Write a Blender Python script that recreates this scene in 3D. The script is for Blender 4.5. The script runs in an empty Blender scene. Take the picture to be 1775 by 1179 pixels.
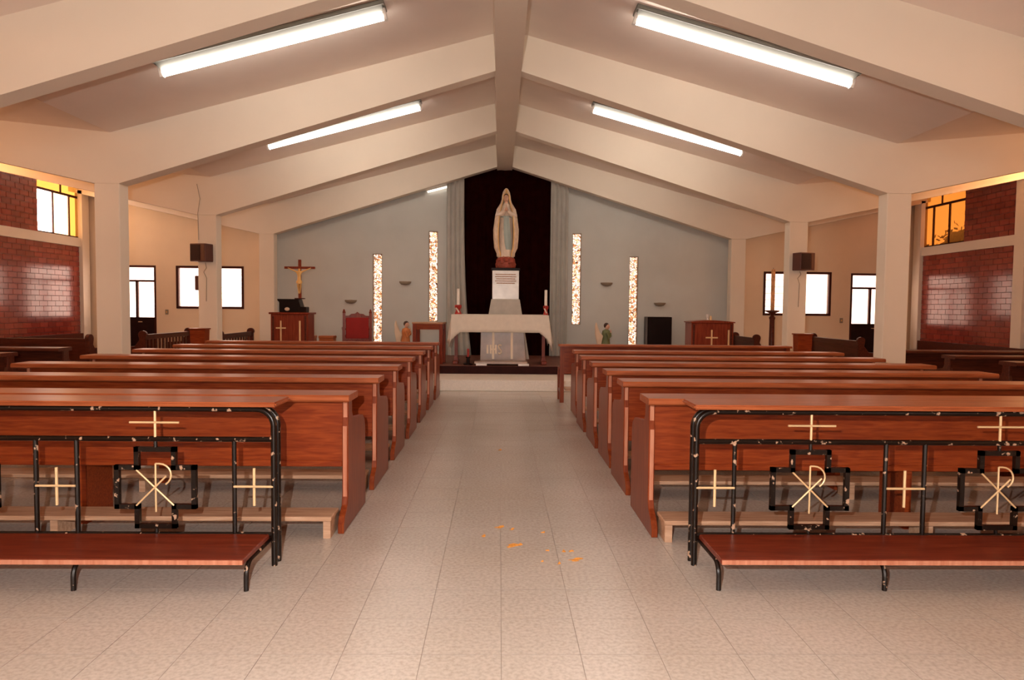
import bpy, bmesh, math, random
from mathutils import Vector, Matrix
random.seed(7)
S = bpy.context.scene
COL = S.collection
R = math.radians
PI = math.pi

# ------------------------------------------------------------------ camera
cam_d = bpy.data.cameras.new('camera'); cam = bpy.data.objects.new('camera', cam_d); COL.objects.link(cam)
cam_d.sensor_width = 36; cam_d.lens = 1200 * 36 / 1775; cam_d.clip_end = 200
yaw, pitch, roll = R(1.07), R(2.72), R(0.55)
fwd = Vector((math.sin(yaw) * math.cos(pitch), math.cos(yaw) * math.cos(pitch), -math.sin(pitch)))
rgt = Vector((math.cos(yaw), -math.sin(yaw), 0)); upv = rgt.cross(fwd)
r2 = math.cos(roll) * rgt + math.sin(roll) * upv; u2 = -math.sin(roll) * rgt + math.cos(roll) * upv
m = Matrix.Identity(4)
for i in range(3):
    m[i][0] = r2[i]; m[i][1] = u2[i]; m[i][2] = -fwd[i]
m.translation = (0, 0, 1.4)
cam.matrix_world = m
S.camera = cam

# ------------------------------------------------------------------ world, light, exposure
S.view_settings.view_transform = 'Standard'; S.view_settings.look = 'None'
S.view_settings.gamma = 1; S.view_settings.use_curve_mapping = False
S.view_settings.exposure = 0.32
W = bpy.data.worlds.new('sky'); S.world = W; W.use_nodes = True
bg = W.node_tree.nodes['Background']; bg.inputs[0].default_value = (1.0, 0.84, 0.74, 1); bg.inputs[1].default_value = 12.5
# the camera's own flash, a little above and to the left of the lens
fl = bpy.data.lights.new('camera_flash', 'SPOT'); fl.energy = 440; fl.color = (1.0, 0.93, 0.87); fl.shadow_soft_size = 0.006; fl.spot_size = R(150); fl.spot_blend = 0.4
flo = bpy.data.objects.new('camera_flash', fl); COL.objects.link(flo); flo.location = (-0.24, 0.02, 1.60); flo.rotation_euler = (R(90), 0, 0)
TUBE_STRENGTH = 14.0
TUBE_COL = (1.0, 0.90, 0.80)

# ------------------------------------------------------------------ materials
def new_mat(name):
    mt = bpy.data.materials.new(name); mt.use_nodes = True
    nt = mt.node_tree
    return mt, nt, nt.nodes['Principled BSDF']
def plain(name, col, rough=0.6, metal=0.0, spec=0.5, var=0.06, scale=6, bump=0.0, coat=0.0, bscale=None):
    mt, nt, b = new_mat(name)
    tc = nt.nodes.new('ShaderNodeTexCoord'); ns = nt.nodes.new('ShaderNodeTexNoise')
    ns.inputs['Scale'].default_value = scale; ns.inputs['Detail'].default_value = 5
    nt.links.new(tc.outputs['Object'], ns.inputs['Vector'])
    rp = nt.nodes.new('ShaderNodeValToRGB')
    rp.color_ramp.elements[0].position = 0.3; rp.color_ramp.elements[1].position = 0.7
    rp.color_ramp.elements[0].color = tuple(max(0, c * (1 - var)) for c in col) + (1,)
    rp.color_ramp.elements[1].color = tuple(min(1, c * (1 + var)) for c in col) + (1,)
    nt.links.new(ns.outputs['Fac'], rp.inputs[0]); nt.links.new(rp.outputs[0], b.inputs['Base Color'])
    b.inputs['Roughness'].default_value = rough; b.inputs['Metallic'].default_value = metal
    b.inputs['Specular IOR Level'].default_value = spec; b.inputs['Coat Weight'].default_value = coat
    if bump:
        bp = nt.nodes.new('ShaderNodeBump'); bp.inputs['Strength'].default_value = bump; bp.inputs['Distance'].default_value = 0.01
        if bscale:
            n2 = nt.nodes.new('ShaderNodeTexNoise'); n2.inputs['Scale'].default_value = bscale
            nt.links.new(tc.outputs['Object'], n2.inputs['Vector']); nt.links.new(n2.outputs['Fac'], bp.inputs['Height'])
        else:
            nt.links.new(ns.outputs['Fac'], bp.inputs['Height'])
        nt.links.new(bp.outputs[0], b.inputs['Normal'])
    return mt
def wood(name, dark, light, rough=0.32, stretch=(1.2, 14, 14), coat=0.04, scale=3.0, spec=0.2):
    mt, nt, b = new_mat(name)
    tc = nt.nodes.new('ShaderNodeTexCoord'); mp = nt.nodes.new('ShaderNodeMapping'); mp.inputs['Scale'].default_value = stretch
    oi = nt.nodes.new('ShaderNodeObjectInfo'); ad = nt.nodes.new('ShaderNodeVectorMath'); ad.operation = 'ADD'
    nt.links.new(tc.outputs['Object'], ad.inputs[0]); nt.links.new(oi.outputs['Random'], ad.inputs[1])
    nt.links.new(ad.outputs[0], mp.inputs[0])
    ns = nt.nodes.new('ShaderNodeTexNoise'); ns.inputs['Scale'].default_value = scale; ns.inputs['Detail'].default_value = 7; ns.inputs['Distortion'].default_value = 0.6
    nt.links.new(mp.outputs[0], ns.inputs['Vector'])
    rp = nt.nodes.new('ShaderNodeValToRGB'); rp.color_ramp.elements[0].position = 0.3; rp.color_ramp.elements[1].position = 0.72
    rp.color_ramp.elements[0].color = dark + (1,); rp.color_ramp.elements[1].color = light + (1,)
    nt.links.new(ns.outputs['Fac'], rp.inputs[0]); nt.links.new(rp.outputs[0], b.inputs['Base Color'])
    b.inputs['Roughness'].default_value = rough; b.inputs['Coat Weight'].default_value = coat; b.inputs['Coat Roughness'].default_value = 0.2; b.inputs['Specular IOR Level'].default_value = spec
    return mt
def emit(name, col, st):
    mt, nt, b = new_mat(name)
    b.inputs['Base Color'].default_value = col + (1,)
    b.inputs['Emission Color'].default_value = col + (1,); b.inputs['Emission Strength'].default_value = st
    return mt
def glass(name, col, gloss=0.06, diff=0.1):
    mt = bpy.data.materials.new(name); mt.use_nodes = True; nt = mt.node_tree; nt.nodes.clear()
    out = nt.nodes.new('ShaderNodeOutputMaterial'); tr = nt.nodes.new('ShaderNodeBsdfTransparent'); gl = nt.nodes.new('ShaderNodeBsdfGlossy'); df = nt.nodes.new('ShaderNodeBsdfTranslucent')
    tr.inputs[0].default_value = col + (1,); gl.inputs['Roughness'].default_value = 0.05; df.inputs[0].default_value = col + (1,)
    m1 = nt.nodes.new('ShaderNodeMixShader'); m2 = nt.nodes.new('ShaderNodeMixShader')
    m1.inputs[0].default_value = diff; m2.inputs[0].default_value = gloss
    nt.links.new(tr.outputs[0], m1.inputs[1]); nt.links.new(df.outputs[0], m1.inputs[2])
    nt.links.new(m1.outputs[0], m2.inputs[1]); nt.links.new(gl.outputs[0], m2.inputs[2]); nt.links.new(m2.outputs[0], out.inputs[0])
    return mt

M = {}
M['plaster'] = plain('cream_plaster', (0.84, 0.74, 0.61), 0.75, var=0.03, scale=1.3, bump=0.05, bscale=60)
M['ceil'] = plain('ceiling_plaster', (0.88, 0.76, 0.67), 0.8, var=0.05, scale=0.9, bump=0.05, bscale=40)
M['endwall'] = plain('cream_end_wall', (0.88, 0.70, 0.50), 0.75, var=0.05, scale=1.1, bump=0.06, bscale=30)
M['blue'] = plain('blue_grey_paint', (0.57, 0.57, 0.53), 0.8, var=0.06, scale=1.2, bump=0.08, bscale=25)
M['grout'] = plain('floor_grout', (0.35, 0.285, 0.245), 0.8)
M['mortar'] = plain('brick_mortar', (0.20, 0.07, 0.05), 0.85)
M['wood'] = wood('pew_wood', (0.17, 0.022, 0.005), (0.30, 0.056, 0.012), scale=4.5)
M['woodv'] = wood('pew_end_wood', (0.15, 0.022, 0.006), (0.27, 0.055, 0.014), stretch=(14, 14, 1.2))
M['cap'] = wood('pew_cap_wood', (0.25, 0.052, 0.014), (0.42, 0.115, 0.038), rough=0.36, coat=0.03, spec=0.25)
M['kneel'] = wood('worn_kneeler_wood', (0.40, 0.22, 0.13), (0.62, 0.40, 0.27), rough=0.45)
M['edge'] = wood('worn_highlight_edge_wood', (0.42, 0.14, 0.075), (0.60, 0.27, 0.17), rough=0.4, stretch=(14, 14, 1.2))
M['board'] = wood('kneeling_board_wood', (0.12, 0.016, 0.007), (0.21, 0.040, 0.018), rough=0.35)
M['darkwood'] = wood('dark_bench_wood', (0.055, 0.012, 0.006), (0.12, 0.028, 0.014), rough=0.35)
M['redwood'] = wood('red_lectern_wood', (0.16, 0.02, 0.008), (0.28, 0.05, 0.02), stretch=(14, 14, 1.2))
M['tanwood'] = wood('tan_table_wood', (0.36, 0.17, 0.09), (0.52, 0.28, 0.16))
M['orangewood'] = wood('orange_stool_wood', (0.40, 0.10, 0.03), (0.52, 0.16, 0.06))
M['gold'] = plain('gold_brass', (0.80, 0.56, 0.30), 0.4, metal=0.2, var=0.1)
M['palegold'] = plain('pale_gilt', (0.95, 0.80, 0.62), 0.5, var=0.05)
M['goldp'] = plain('gilt_paint', (0.80, 0.48, 0.16), 0.45, metal=0.2, var=0.15)
M['white'] = plain('white_enamel', (0.85, 0.80, 0.74), 0.4, var=0.03)
M['enamel'] = plain('darkened_grey_enamel', (0.19, 0.19, 0.165), 0.5, var=0.03)  # base colour darkened so the tube does not wash the housing out
M['marble'] = plain('white_marble', (0.80, 0.76, 0.72), 0.25, var=0.12, scale=5)
M['stone'] = plain('grey_stone', (0.52, 0.48, 0.42), 0.6, var=0.08, scale=7)
M['pinkstone'] = plain('pink_grey_marble', (0.33, 0.22, 0.165), 0.3, var=0.3, scale=4)
M['cloth'] = plain('white_altar_cloth', (0.74, 0.67, 0.58), 0.9, var=0.04, scale=12, bump=0.05)
M['blackcloth'] = plain('black_drape', (0.012, 0.0016, 0.001), 0.95, spec=0.0, var=0.3)
M['greycloth'] = plain('grey_curtain', (0.46, 0.44, 0.39), 0.9, var=0.08, scale=4)
M['redcloth'] = plain('red_upholstery', (0.33, 0.012, 0.008), 0.8, var=0.1)
M['black'] = plain('black_case', (0.010, 0.004, 0.003), 0.4, spec=0.15, var=0.2)
M['brown'] = plain('brown_case', (0.10, 0.025, 0.014), 0.45, var=0.15)
M['grille'] = plain('speaker_grille', (0.03, 0.008, 0.006), 0.8, var=0.3, scale=90)
M['frame'] = plain('dark_window_frame', (0.055, 0.012, 0.008), 0.5, spec=0.15, var=0.15)
M['darkdoor'] = plain('dark_door_panel', (0.022, 0.007, 0.005), 0.45, spec=0.15, var=0.2)
M['carpet'] = plain('dark_platform_edge', (0.030, 0.006, 0.005), 0.7, spec=0.15, var=0.2)
M['platform'] = plain('red_brown_platform', (0.16, 0.05, 0.03), 0.6, var=0.15)
M['step'] = plain('white_terrazzo_step', (0.86, 0.77, 0.67), 0.35, var=0.05, scale=40)
M['red'] = plain('red_ceramic', (0.40, 0.02, 0.012), 0.3, var=0.15)
M['wax'] = plain('white_wax', (0.88, 0.82, 0.74), 0.5, var=0.02)
M['brownwax'] = plain('decorated_candle', (0.55, 0.25, 0.09), 0.5, var=0.5, scale=14)
M['robe'] = plain('painted_cream_robe', (0.80, 0.64, 0.50), 0.5, var=0.10, scale=9)
M['veil'] = plain('painted_cream_mantle', (0.78, 0.58, 0.42), 0.5, var=0.16, scale=12)
M['sash'] = plain('painted_blue_sash', (0.36, 0.42, 0.38), 0.5, var=0.08)
M['skin'] = plain('painted_skin', (0.72, 0.42, 0.29), 0.5, var=0.05)
M['hair'] = plain('painted_dark_hair', (0.05, 0.018, 0.01), 0.6)
M['rock'] = plain('painted_red_rock', (0.30, 0.045, 0.02), 0.6, var=0.4, scale=18)
M['orangerobe'] = plain('painted_orange_robe', (0.60, 0.20, 0.06), 0.55, var=0.15)
M['greenrobe'] = plain('painted_green_robe', (0.15, 0.17, 0.07), 0.55, var=0.2)
M['wing'] = plain('painted_pale_wing', (0.74, 0.56, 0.40), 0.6, var=0.08)
M['sconce'] = plain('brass_sconce', (0.34, 0.27, 0.19), 0.5, metal=0.1)
M['petal'] = plain('orange_petal', (0.72, 0.30, 0.045), 0.7, var=0.25, scale=60)
M['leaf'] = plain('dark_leaf', (0.012, 0.01, 0.004), 0.8, var=0.3)
M['inscr'] = plain('brown_inscription', (0.48, 0.30, 0.21), 0.6, var=0.4, scale=60)
M['metal'] = None
M['tube'] = emit('fluorescent_tube', TUBE_COL, TUBE_STRENGTH)
M['tube2'] = emit('small_lamp_tube', TUBE_COL, 2.0)
M['hazy'] = glass('hazy_pane', (0.62, 0.56, 0.53))
M['frost'] = glass('frosted_pane', (0.50, 0.44, 0.41))
M['clear'] = glass('bright_pane', (1.0, 0.97, 0.95))
M['pale'] = glass('pale_yellow_pane', (0.85, 0.69, 0.50), diff=0.15)
M['warm'] = glass('warm_clear_pane', (1.0, 0.74, 0.50))
M['amber'] = glass('amber_pane', (0.40, 0.27, 0.115), gloss=.03)
M['orange'] = glass('orange_pane', (0.285, 0.16, 0.06), gloss=.03)
def metal_chipped():
    mt, nt, b = new_mat('black_paint_chipped')
    tc = nt.nodes.new('ShaderNodeTexCoord'); ns = nt.nodes.new('ShaderNodeTexNoise'); ns.inputs['Scale'].default_value = 26; ns.inputs['Detail'].default_value = 6
    nt.links.new(tc.outputs['Object'], ns.inputs['Vector'])
    rp = nt.nodes.new('ShaderNodeValToRGB'); e = rp.color_ramp.elements
    e[0].position = 0.62; e[0].color = (0.008, 0.0035, 0.002, 1); e[1].position = 0.66; e[1].color = (0.48, 0.30, 0.20, 1)
    nt.links.new(ns.outputs['Fac'], rp.inputs[0]); nt.links.new(rp.outputs[0], b.inputs['Base Color'])
    b.inputs['Roughness'].default_value = 0.3; b.inputs['Specular IOR Level'].default_value = 0.3
    return mt
M['metal'] = metal_chipped()
def tile_mat():
    mt, nt, b = new_mat('terrazzo_tile')
    geo = nt.nodes.new('ShaderNodeNewGeometry')
    n1 = nt.nodes.new('ShaderNodeTexNoise'); n1.inputs['Scale'].default_value = 55; n1.inputs['Detail'].default_value = 3
    n2 = nt.nodes.new('ShaderNodeTexNoise'); n2.inputs['Scale'].default_value = 1.1; n2.inputs['Detail'].default_value = 4
    nt.links.new(geo.outputs['Position'], n1.inputs['Vector']); nt.links.new(geo.outputs['Position'], n2.inputs['Vector'])
    r1 = nt.nodes.new('ShaderNodeValToRGB'); r1.color_ramp.elements[0].position = 0.3; r1.color_ramp.elements[1].position = 0.62
    r1.color_ramp.elements[0].color = (0.48, 0.42, 0.375, 1); r1.color_ramp.elements[1].color = (0.61, 0.55, 0.50, 1)
    r2_ = nt.nodes.new('ShaderNodeValToRGB'); r2_.color_ramp.elements[0].position = 0.3; r2_.color_ramp.elements[1].position = 0.7
    r2_.color_ramp.elements[0].color = (0.90, 0.88, 0.84, 1); r2_.color_ramp.elements[1].color = (1, 1, 1, 1)
    mx = nt.nodes.new('ShaderNodeMix'); mx.data_type = 'RGBA'; mx.blend_type = 'MULTIPLY'; mx.inputs[0].default_value = 1
    nt.links.new(n1.outputs['Fac'], r1.inputs[0]); nt.links.new(n2.outputs['Fac'], r2_.inputs[0])
    nt.links.new(r1.outputs[0], mx.inputs[6]); nt.links.new(r2_.outputs[0], mx.inputs[7]); nt.links.new(mx.outputs[2], b.inputs['Base Color'])
    b.inputs['Roughness'].default_value = 0.27
    return mt
M['tile'] = tile_mat()
def brick_mat():
    mt, nt, b = new_mat('glazed_red_brick')
    geo = nt.nodes.new('ShaderNodeNewGeometry'); n1 = nt.nodes.new('ShaderNodeTexNoise'); n1.inputs['Scale'].default_value = 3.2; n1.inputs['Detail'].default_value = 4
    nt.links.new(geo.outputs['Position'], n1.inputs['Vector'])
    oi = nt.nodes.new('ShaderNodeObjectInfo'); ma = nt.nodes.new('ShaderNodeMath'); ma.operation = 'MULTIPLY_ADD'; ma.inputs[1].default_value = 0.3; 
    nt.links.new(oi.outputs['Random'], ma.inputs[0]); nt.links.new(n1.outputs['Fac'], ma.inputs[2])
    rp = nt.nodes.new('ShaderNodeValToRGB'); rp.color_ramp.elements[0].position = 0.4; rp.color_ramp.elements[1].position = 0.9
    rp.color_ramp.elements[0].color = (0.21, 0.028, 0.017, 1); rp.color_ramp.elements[1].color = (0.34, 0.055, 0.032, 1)
    nt.links.new(ma.outputs[0], rp.inputs[0]); nt.links.new(rp.outputs[0], b.inputs['Base Color'])
    b.inputs['Roughness'].default_value = 0.16; b.inputs['Specular IOR Level'].default_value = 0.75
    return mt
M['brick'] = brick_mat()
def mosaic_mat():
    mt = bpy.data.materials.new('mosaic_glass'); mt.use_nodes = True; nt = mt.node_tree; nt.nodes.clear()
    out = nt.nodes.new('ShaderNodeOutputMaterial'); geo = nt.nodes.new('ShaderNodeNewGeometry')
    vo = nt.nodes.new('ShaderNodeTexVoronoi'); vo.feature = 'DISTANCE_TO_EDGE'; vo.inputs['Scale'].default_value = 26
    v2 = nt.nodes.new('ShaderNodeTexVoronoi'); v2.inputs['Scale'].default_value = 26
    nt.links.new(geo.outputs['Position'], vo.inputs['Vector']); nt.links.new(geo.outputs['Position'], v2.inputs['Vector'])
    rp = nt.nodes.new('ShaderNodeValToRGB'); rp.color_ramp.interpolation = 'CONSTANT'
    e = rp.color_ramp.elements; e[0].position = 0; e[0].color = (0.26, 0.17, 0.11, 1); e[1].position = 0.15; e[1].color = (0.42, 0.36, 0.33, 1)
    k = e.new(0.75); k.color = (0.36, 0.28, 0.22, 1)
    sp = nt.nodes.new('ShaderNodeSeparateColor'); nt.links.new(v2.outputs['Color'], sp.inputs[0]); nt.links.new(sp.outputs[0], rp.inputs[0])
    tr = nt.nodes.new('ShaderNodeBsdfTransparent'); nt.links.new(rp.outputs[0], tr.inputs[0])
    df = nt.nodes.new('ShaderNodeBsdfDiffuse'); df.inputs[0].default_value = (0.35, 0.16, 0.07, 1)
    ma = nt.nodes.new('ShaderNodeMath'); ma.operation = 'GREATER_THAN'; ma.inputs[1].default_value = 0.045
    nt.links.new(vo.outputs['Distance'], ma.inputs[0])
    mx = nt.nodes.new('ShaderNodeMixShader'); nt.links.new(ma.outputs[0], mx.inputs[0]); nt.links.new(df.outputs[0], mx.inputs[1]); nt.links.new(tr.outputs[0], mx.inputs[2])
    nt.links.new(mx.outputs[0], out.inputs[0])
    return mt
M['mosaic'] = mosaic_mat()

# ------------------------------------------------------------------ mesh helpers
class MB:
    def __init__(s): s.v = []; s.f = []
    def add(s, vs, fs):
        o = len(s.v); s.v += [tuple(p) for p in vs]; s.f += [tuple(i + o for i in f) for f in fs]; return s
    def box(s, x0, x1, y0, y1, z0, z1):
        return s.add([(x0,y0,z0),(x1,y0,z0),(x1,y1,z0),(x0,y1,z0),(x0,y0,z1),(x1,y0,z1),(x1,y1,z1),(x0,y1,z1)],
                     [(0,3,2,1),(4,5,6,7),(0,1,5,4),(1,2,6,5),(2,3,7,6),(3,0,4,7)])
    def prism(s, pts, axis, a0, a1):
        """polygon pts: axis 'x' -> (y,z), 'y' -> (x,z), 'z' -> (x,y)"""
        n = len(pts)
        def P(p, a): return {'x': (a, p[0], p[1]), 'y': (p[0], a, p[1]), 'z': (p[0], p[1], a)}[axis]
        return s.add([P(p, a0) for p in pts] + [P(p, a1) for p in pts],
                     [tuple(range(n))[::-1], tuple(range(n, 2*n))] + [(i, (i+1) % n, n + (i+1) % n, n + i) for i in range(n)])
    def tube(s, pts, r, n=8, closed=False):
        pts = [Vector(p) for p in pts]; N = len(pts); rs = r if isinstance(r, (list, tuple)) else [r] * N
        rings = []; prev = None
        for i in range(N):
            a = pts[(i-1) % N] if (closed or i > 0) else pts[i]; b = pts[(i+1) % N] if (closed or i < N-1) else pts[i]
            t = (b - a).normalized()
            if prev is None:
                ref = Vector((0,0,1)) if abs(t.z) < 0.9 else Vector((1,0,0)); u = t.cross(ref).normalized()
            else:
                u = (prev - t * prev.dot(t)).normalized()
            prev = u; w = t.cross(u)
            rings.append([pts[i] + rs[i] * (math.cos(2*PI*k/n) * u + math.sin(2*PI*k/n) * w) for k in range(n)])
        vs = [p for rg in rings for p in rg]; fs = []
        for i in range(N if closed else N-1):
            j = (i+1) % N
            for k in range(n): fs.append((i*n+k, i*n+(k+1) % n, j*n+(k+1) % n, j*n+k))
        if not closed: fs += [tuple(range(n))[::-1], tuple((N-1)*n+k for k in range(n))]
        return s.add(vs, fs)
    def lathe(s, prof, c=(0,0,0), n=16, sx=1, sy=1):
        """prof (r,z) from bottom to top"""
        vs = []; fs = []; N = len(prof)
        for r, z in prof:
            for k in range(n):
                a = 2*PI*k/n; vs.append((c[0] + sx*r*math.cos(a), c[1] + sy*r*math.sin(a), c[2] + z))
        for i in range(N-1):
            for k in range(n): fs.append((i*n+k, i*n+(k+1) % n, (i+1)*n+(k+1) % n, (i+1)*n+k))
        fs += [tuple(range(n))[::-1], tuple((N-1)*n+k for k in range(n))]
        return s.add(vs, fs)
    def ball(s, c, rx, ry, rz, n=12, m=8):
        return s.lathe([(max(0.02, math.sin(PI*i/m)), -math.cos(PI*i/m)) for i in range(m+1)], (0,0,0), n)._last_scale(c, rx, ry, rz, n*(m+1))
    def _last_scale(s, c, rx, ry, rz, cnt):
        for i in range(len(s.v)-cnt, len(s.v)):
            x, y, z = s.v[i]; s.v[i] = (c[0]+x*rx, c[1]+y*ry, c[2]+z*rz)
        return s
    def grid(s, rows, close=False):
        """rows: list of equal-length point lists"""
        n = len(rows[0]); vs = [p for r_ in rows for p in r_]; fs = []
        for i in range(len(rows)-1):
            for k in range(n if close else n-1):
                fs.append((i*n+k, i*n+(k+1) % n, (i+1)*n+(k+1) % n, (i+1)*n+k))
        return s.add(vs, fs)
    def mesh(s, name, mat, smooth=False, bevel=0.0, seg=1):
        me = bpy.data.meshes.new(name); me.from_pydata(s.v, [], s.f); me.update()
        bm = bmesh.new(); bm.from_mesh(me)
        bmesh.ops.recalc_face_normals(bm, faces=bm.faces)
        if bevel:
            es = [e for e in bm.edges if len(e.link_faces) == 2 and e.calc_face_angle(0) > 0.6]
            bmesh.ops.bevel(bm, geom=es, offset=bevel, segments=seg, affect='EDGES', clamp_overlap=True)
        bm.to_mesh(me); bm.free()
        if smooth:
            for p in me.polygons: p.use_smooth = True
            try: me.set_sharp_from_angle(angle=R(42))
            except Exception: pass
        me.materials.append(mat)
        return me
    def build(s, name, mat, parent=None, smooth=False, bevel=0.0, seg=1, label=None):
        o = bpy.data.objects.new(name, s.mesh(name, mat, smooth, bevel, seg)); COL.objects.link(o)
        if parent: o.parent = parent
        if label: o['label'] = label
        return o
def inst(name, me, parent, loc=(0,0,0), rot=None):
    o = bpy.data.objects.new(name, me); COL.objects.link(o); o.location = loc
    if rot: o.rotation_euler = rot
    if parent: o.parent = parent
    return o
def tag(o, label, cat, group=None, kind=None):
    o['label'] = label
    if cat: o['category'] = cat
    if group: o['group'] = group
    if kind: o['kind'] = kind
    return o
def struct(o, label=None):
    o['kind'] = 'structure'
    if label: o['label'] = label
    return o
def thing(name, label, cat, loc=(0,0,0), rz=0, group=None):
    o = bpy.data.objects.new(name, None); COL.objects.link(o); o.location = loc; o.rotation_euler = (0,0,rz); o.empty_display_size = 0.1
    return tag(o, label, cat, group)
def copy_tree(o, parent=None):
    c = o.copy(); COL.objects.link(c); c.parent = parent
    for ch in list(o.children): copy_tree(ch, c)
    return c
def arc(cx, cz, r, a0, a1, n): return [(cx + r*math.cos(a0+(a1-a0)*i/n), cz + r*math.sin(a0+(a1-a0)*i/n)) for i in range(n+1)]

CX = 0.09                       # centre line of the nave
YA, YB, YC, YD = 5.97, 9.00, 12.03, 15.06
FRAMES = [YA - 9.09, YA - 6.06, YA - 3.03, YA, YB, YC, YD]
YE = 15.42                      # face of the altar wall
YR = -3.45                      # face of the rear wall
XL, XR = -9.02, 9.28            # faces of the side walls
FD = 0.22

# ------------------------------------------------------------------ floor
T = 0.32; X_J, Y_J = 0.02, 3.05
fb = MB().box(XL-0.2, XR+0.2, YR-0.2, YE+0.3, -0.2, -0.0022).build('floor', M['grout']); struct(fb, 'pale terrazzo tile floor of the nave')
g = 0.0012
tme = MB().add([(-T/2+g,-T/2+g,-0.012),(T/2-g,-T/2+g,-0.012),(T/2-g,T/2-g,-0.012),(-T/2+g,T/2-g,-0.012),
                (-T/2+g+.0002,-T/2+g+.0002,0),(T/2-g-.0002,-T/2+g+.0002,0),(T/2-g-.0002,T/2-g-.0002,0),(-T/2+g+.0002,T/2-g-.0002,0)],
               [(4,5,6,7),(0,1,5,4),(1,2,6,5),(2,3,7,6),(3,0,4,7)]).mesh('tile', M['tile'])
def grout_sides(me):
    me.materials.append(M['grout'])
    for pl in me.polygons:
        if pl.normal.z < .5: pl.material_index = 1
grout_sides(tme)
rest = MB(); cnt = 0
i0 = int((XL - X_J) / T) - 1; i1 = int((XR - X_J) / T) + 1; j0 = int((YR - Y_J) / T) - 1; j1 = int((YE - Y_J) / T) + 1
for j in range(j0, j1):
    for i in range(i0, i1):
        x = X_J + (i + .5) * T; y = Y_J + (j + .5) * T
        if x < XL + .1 or x > XR - .1 or y < YR or y > YE: continue
        seen = (2.3 < y < 4.2 and abs(x) < 0.62 * y + 0.4) or (4.2 <= y < 11.4 and abs(x) < 1.0)
        if seen and cnt < 300:
            inst('tile', tme, fb, (x, y, random.uniform(-.0004, .0004))); cnt += 1
        else:
            a = T/2 - g
            rest.box(x-a, x+a, y-a, y+a, -0.012, 0)
ro = rest.build('tile_field', M['tile'], fb); ro['kind'] = 'stuff'; grout_sides(ro.data)

# ------------------------------------------------------------------ ceiling
def zc(x):
    d = abs(x - CX)
    return 4.93 - 0.2693 * d if d < 5.05 else 3.57 + 0.094 * (d - 5.05)
cp = [(CX-9.6, zc(CX-9.6)), (CX-5.05, 3.57), (CX, 4.93), (CX+5.05, 3.57), (CX+9.6, zc(CX+9.6))]
ce = MB().prism(cp + [(x, z + .16) for x, z in cp[::-1]], 'y', YR-0.2, YE+0.3).build('ceiling', M['ceil']); struct(ce, 'sloping plastered ceiling between the beams')
rb = MB().prism([(CX-.165, 4.40), (CX+.165, 4.40), (CX+.2, 4.95), (CX-.2, 4.95)], 'y', YR, YE).build('trim_8', M['plaster']); struct(rb, 'long ridge beam running toward the altar')
for k, y in enumerate(FRAMES):
    root = bpy.data.objects.new('trim_%d' % (k+1), None); COL.objects.link(root); struct(root, 'cream concrete roof frame across the nave')
    for sgn in (-1, 1):
        def X(d): return CX + sgn * d
        MB().box(min(X(4.95), X(5.27)), max(X(4.95), X(5.27)), y, y + FD, 0, 2.93).build('column', M['plaster'], root, bevel=0.008)
        MB().prism([(X(.0), 4.465), (X(4.95), 2.93), (X(5.27), 2.93), (X(5.27), 3.60), (X(5.05), 3.58), (X(0), 4.94)], 'y', y, y + FD).build('rafter_beam', M['plaster'], root)
        MB().prism([(X(5.27), 2.93), (X(9.3), 3.78), (X(9.3), 3.98), (X(5.27), 3.60)], 'y', y, y + FD).build('wing_beam', M['plaster'], root)

# ------------------------------------------------------------------ walls
def cells(mb, a0, a1, z0, z1, holes, put):
    As = sorted({a0, a1} | {v for h in holes for v in h[:2]}); Zs = sorted({z0, z1} | {v for h in holes for v in h[2:]})
    for i in range(len(As)-1):
        for j in range(len(Zs)-1):
            ca, cz = (As[i]+As[i+1])/2, (Zs[j]+Zs[j+1])/2
            if any(h[0] < ca < h[1] and h[2] < cz < h[3] for h in holes): continue
            put(As[i], As[i+1], Zs[j], Zs[j+1])
DL = (-8.62, -7.56, 0.0, 2.24); WL = (-7.12, -5.64, 1.30, 2.24)
WR = (5.90, 7.43, 1.27, 2.25); DR = (7.87, 8.93, 0.0, 2.23)
NI = [(-2.81, -2.60, 0.50, 2.55), (-1.575, -1.37, 1.06, 3.06), (1.61, 1.81, 1.02, 3.05), (2.885, 3.09, 0.50, 2.55)]
def end_wall(name, x0, x1, holes, mat, top, label):
    mb = MB(); cells(mb, x0, x1, 0, 3.5, holes, lambda a, b, c, d: mb.box(a, b, YE, YE+.2, c, d))
    mb.prism(top, 'y', YE, YE+.2)
    return struct(mb.build(name, mat), label)
end_wall('wall_altar', CX-5.0, CX+5.0, NI, M['blue'], [(CX-5.0,3.5),(CX+5.0,3.5),(CX+5.0,3.6),(CX,4.95),(CX-5.0,3.6)], 'blue-grey wall behind the altar')
end_wall('wall_end_left', XL-.2, CX-5.0, [DL, WL], M['endwall'], [(XL-.2,3.5),(CX-5.0,3.5),(CX-5.0,3.59),(XL-.2,zc(XL)+.03)], 'cream end wall with window and door left of the altar')
end_wall('wall_end_right', CX+5.0, XR+.2, [DR, WR], M['endwall'], [(CX+5.0,3.5),(XR+.2,3.5),(XR+.2,zc(XR)+.03),(CX+5.0,3.59)], 'cream end wall with window and door right of the altar')
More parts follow.
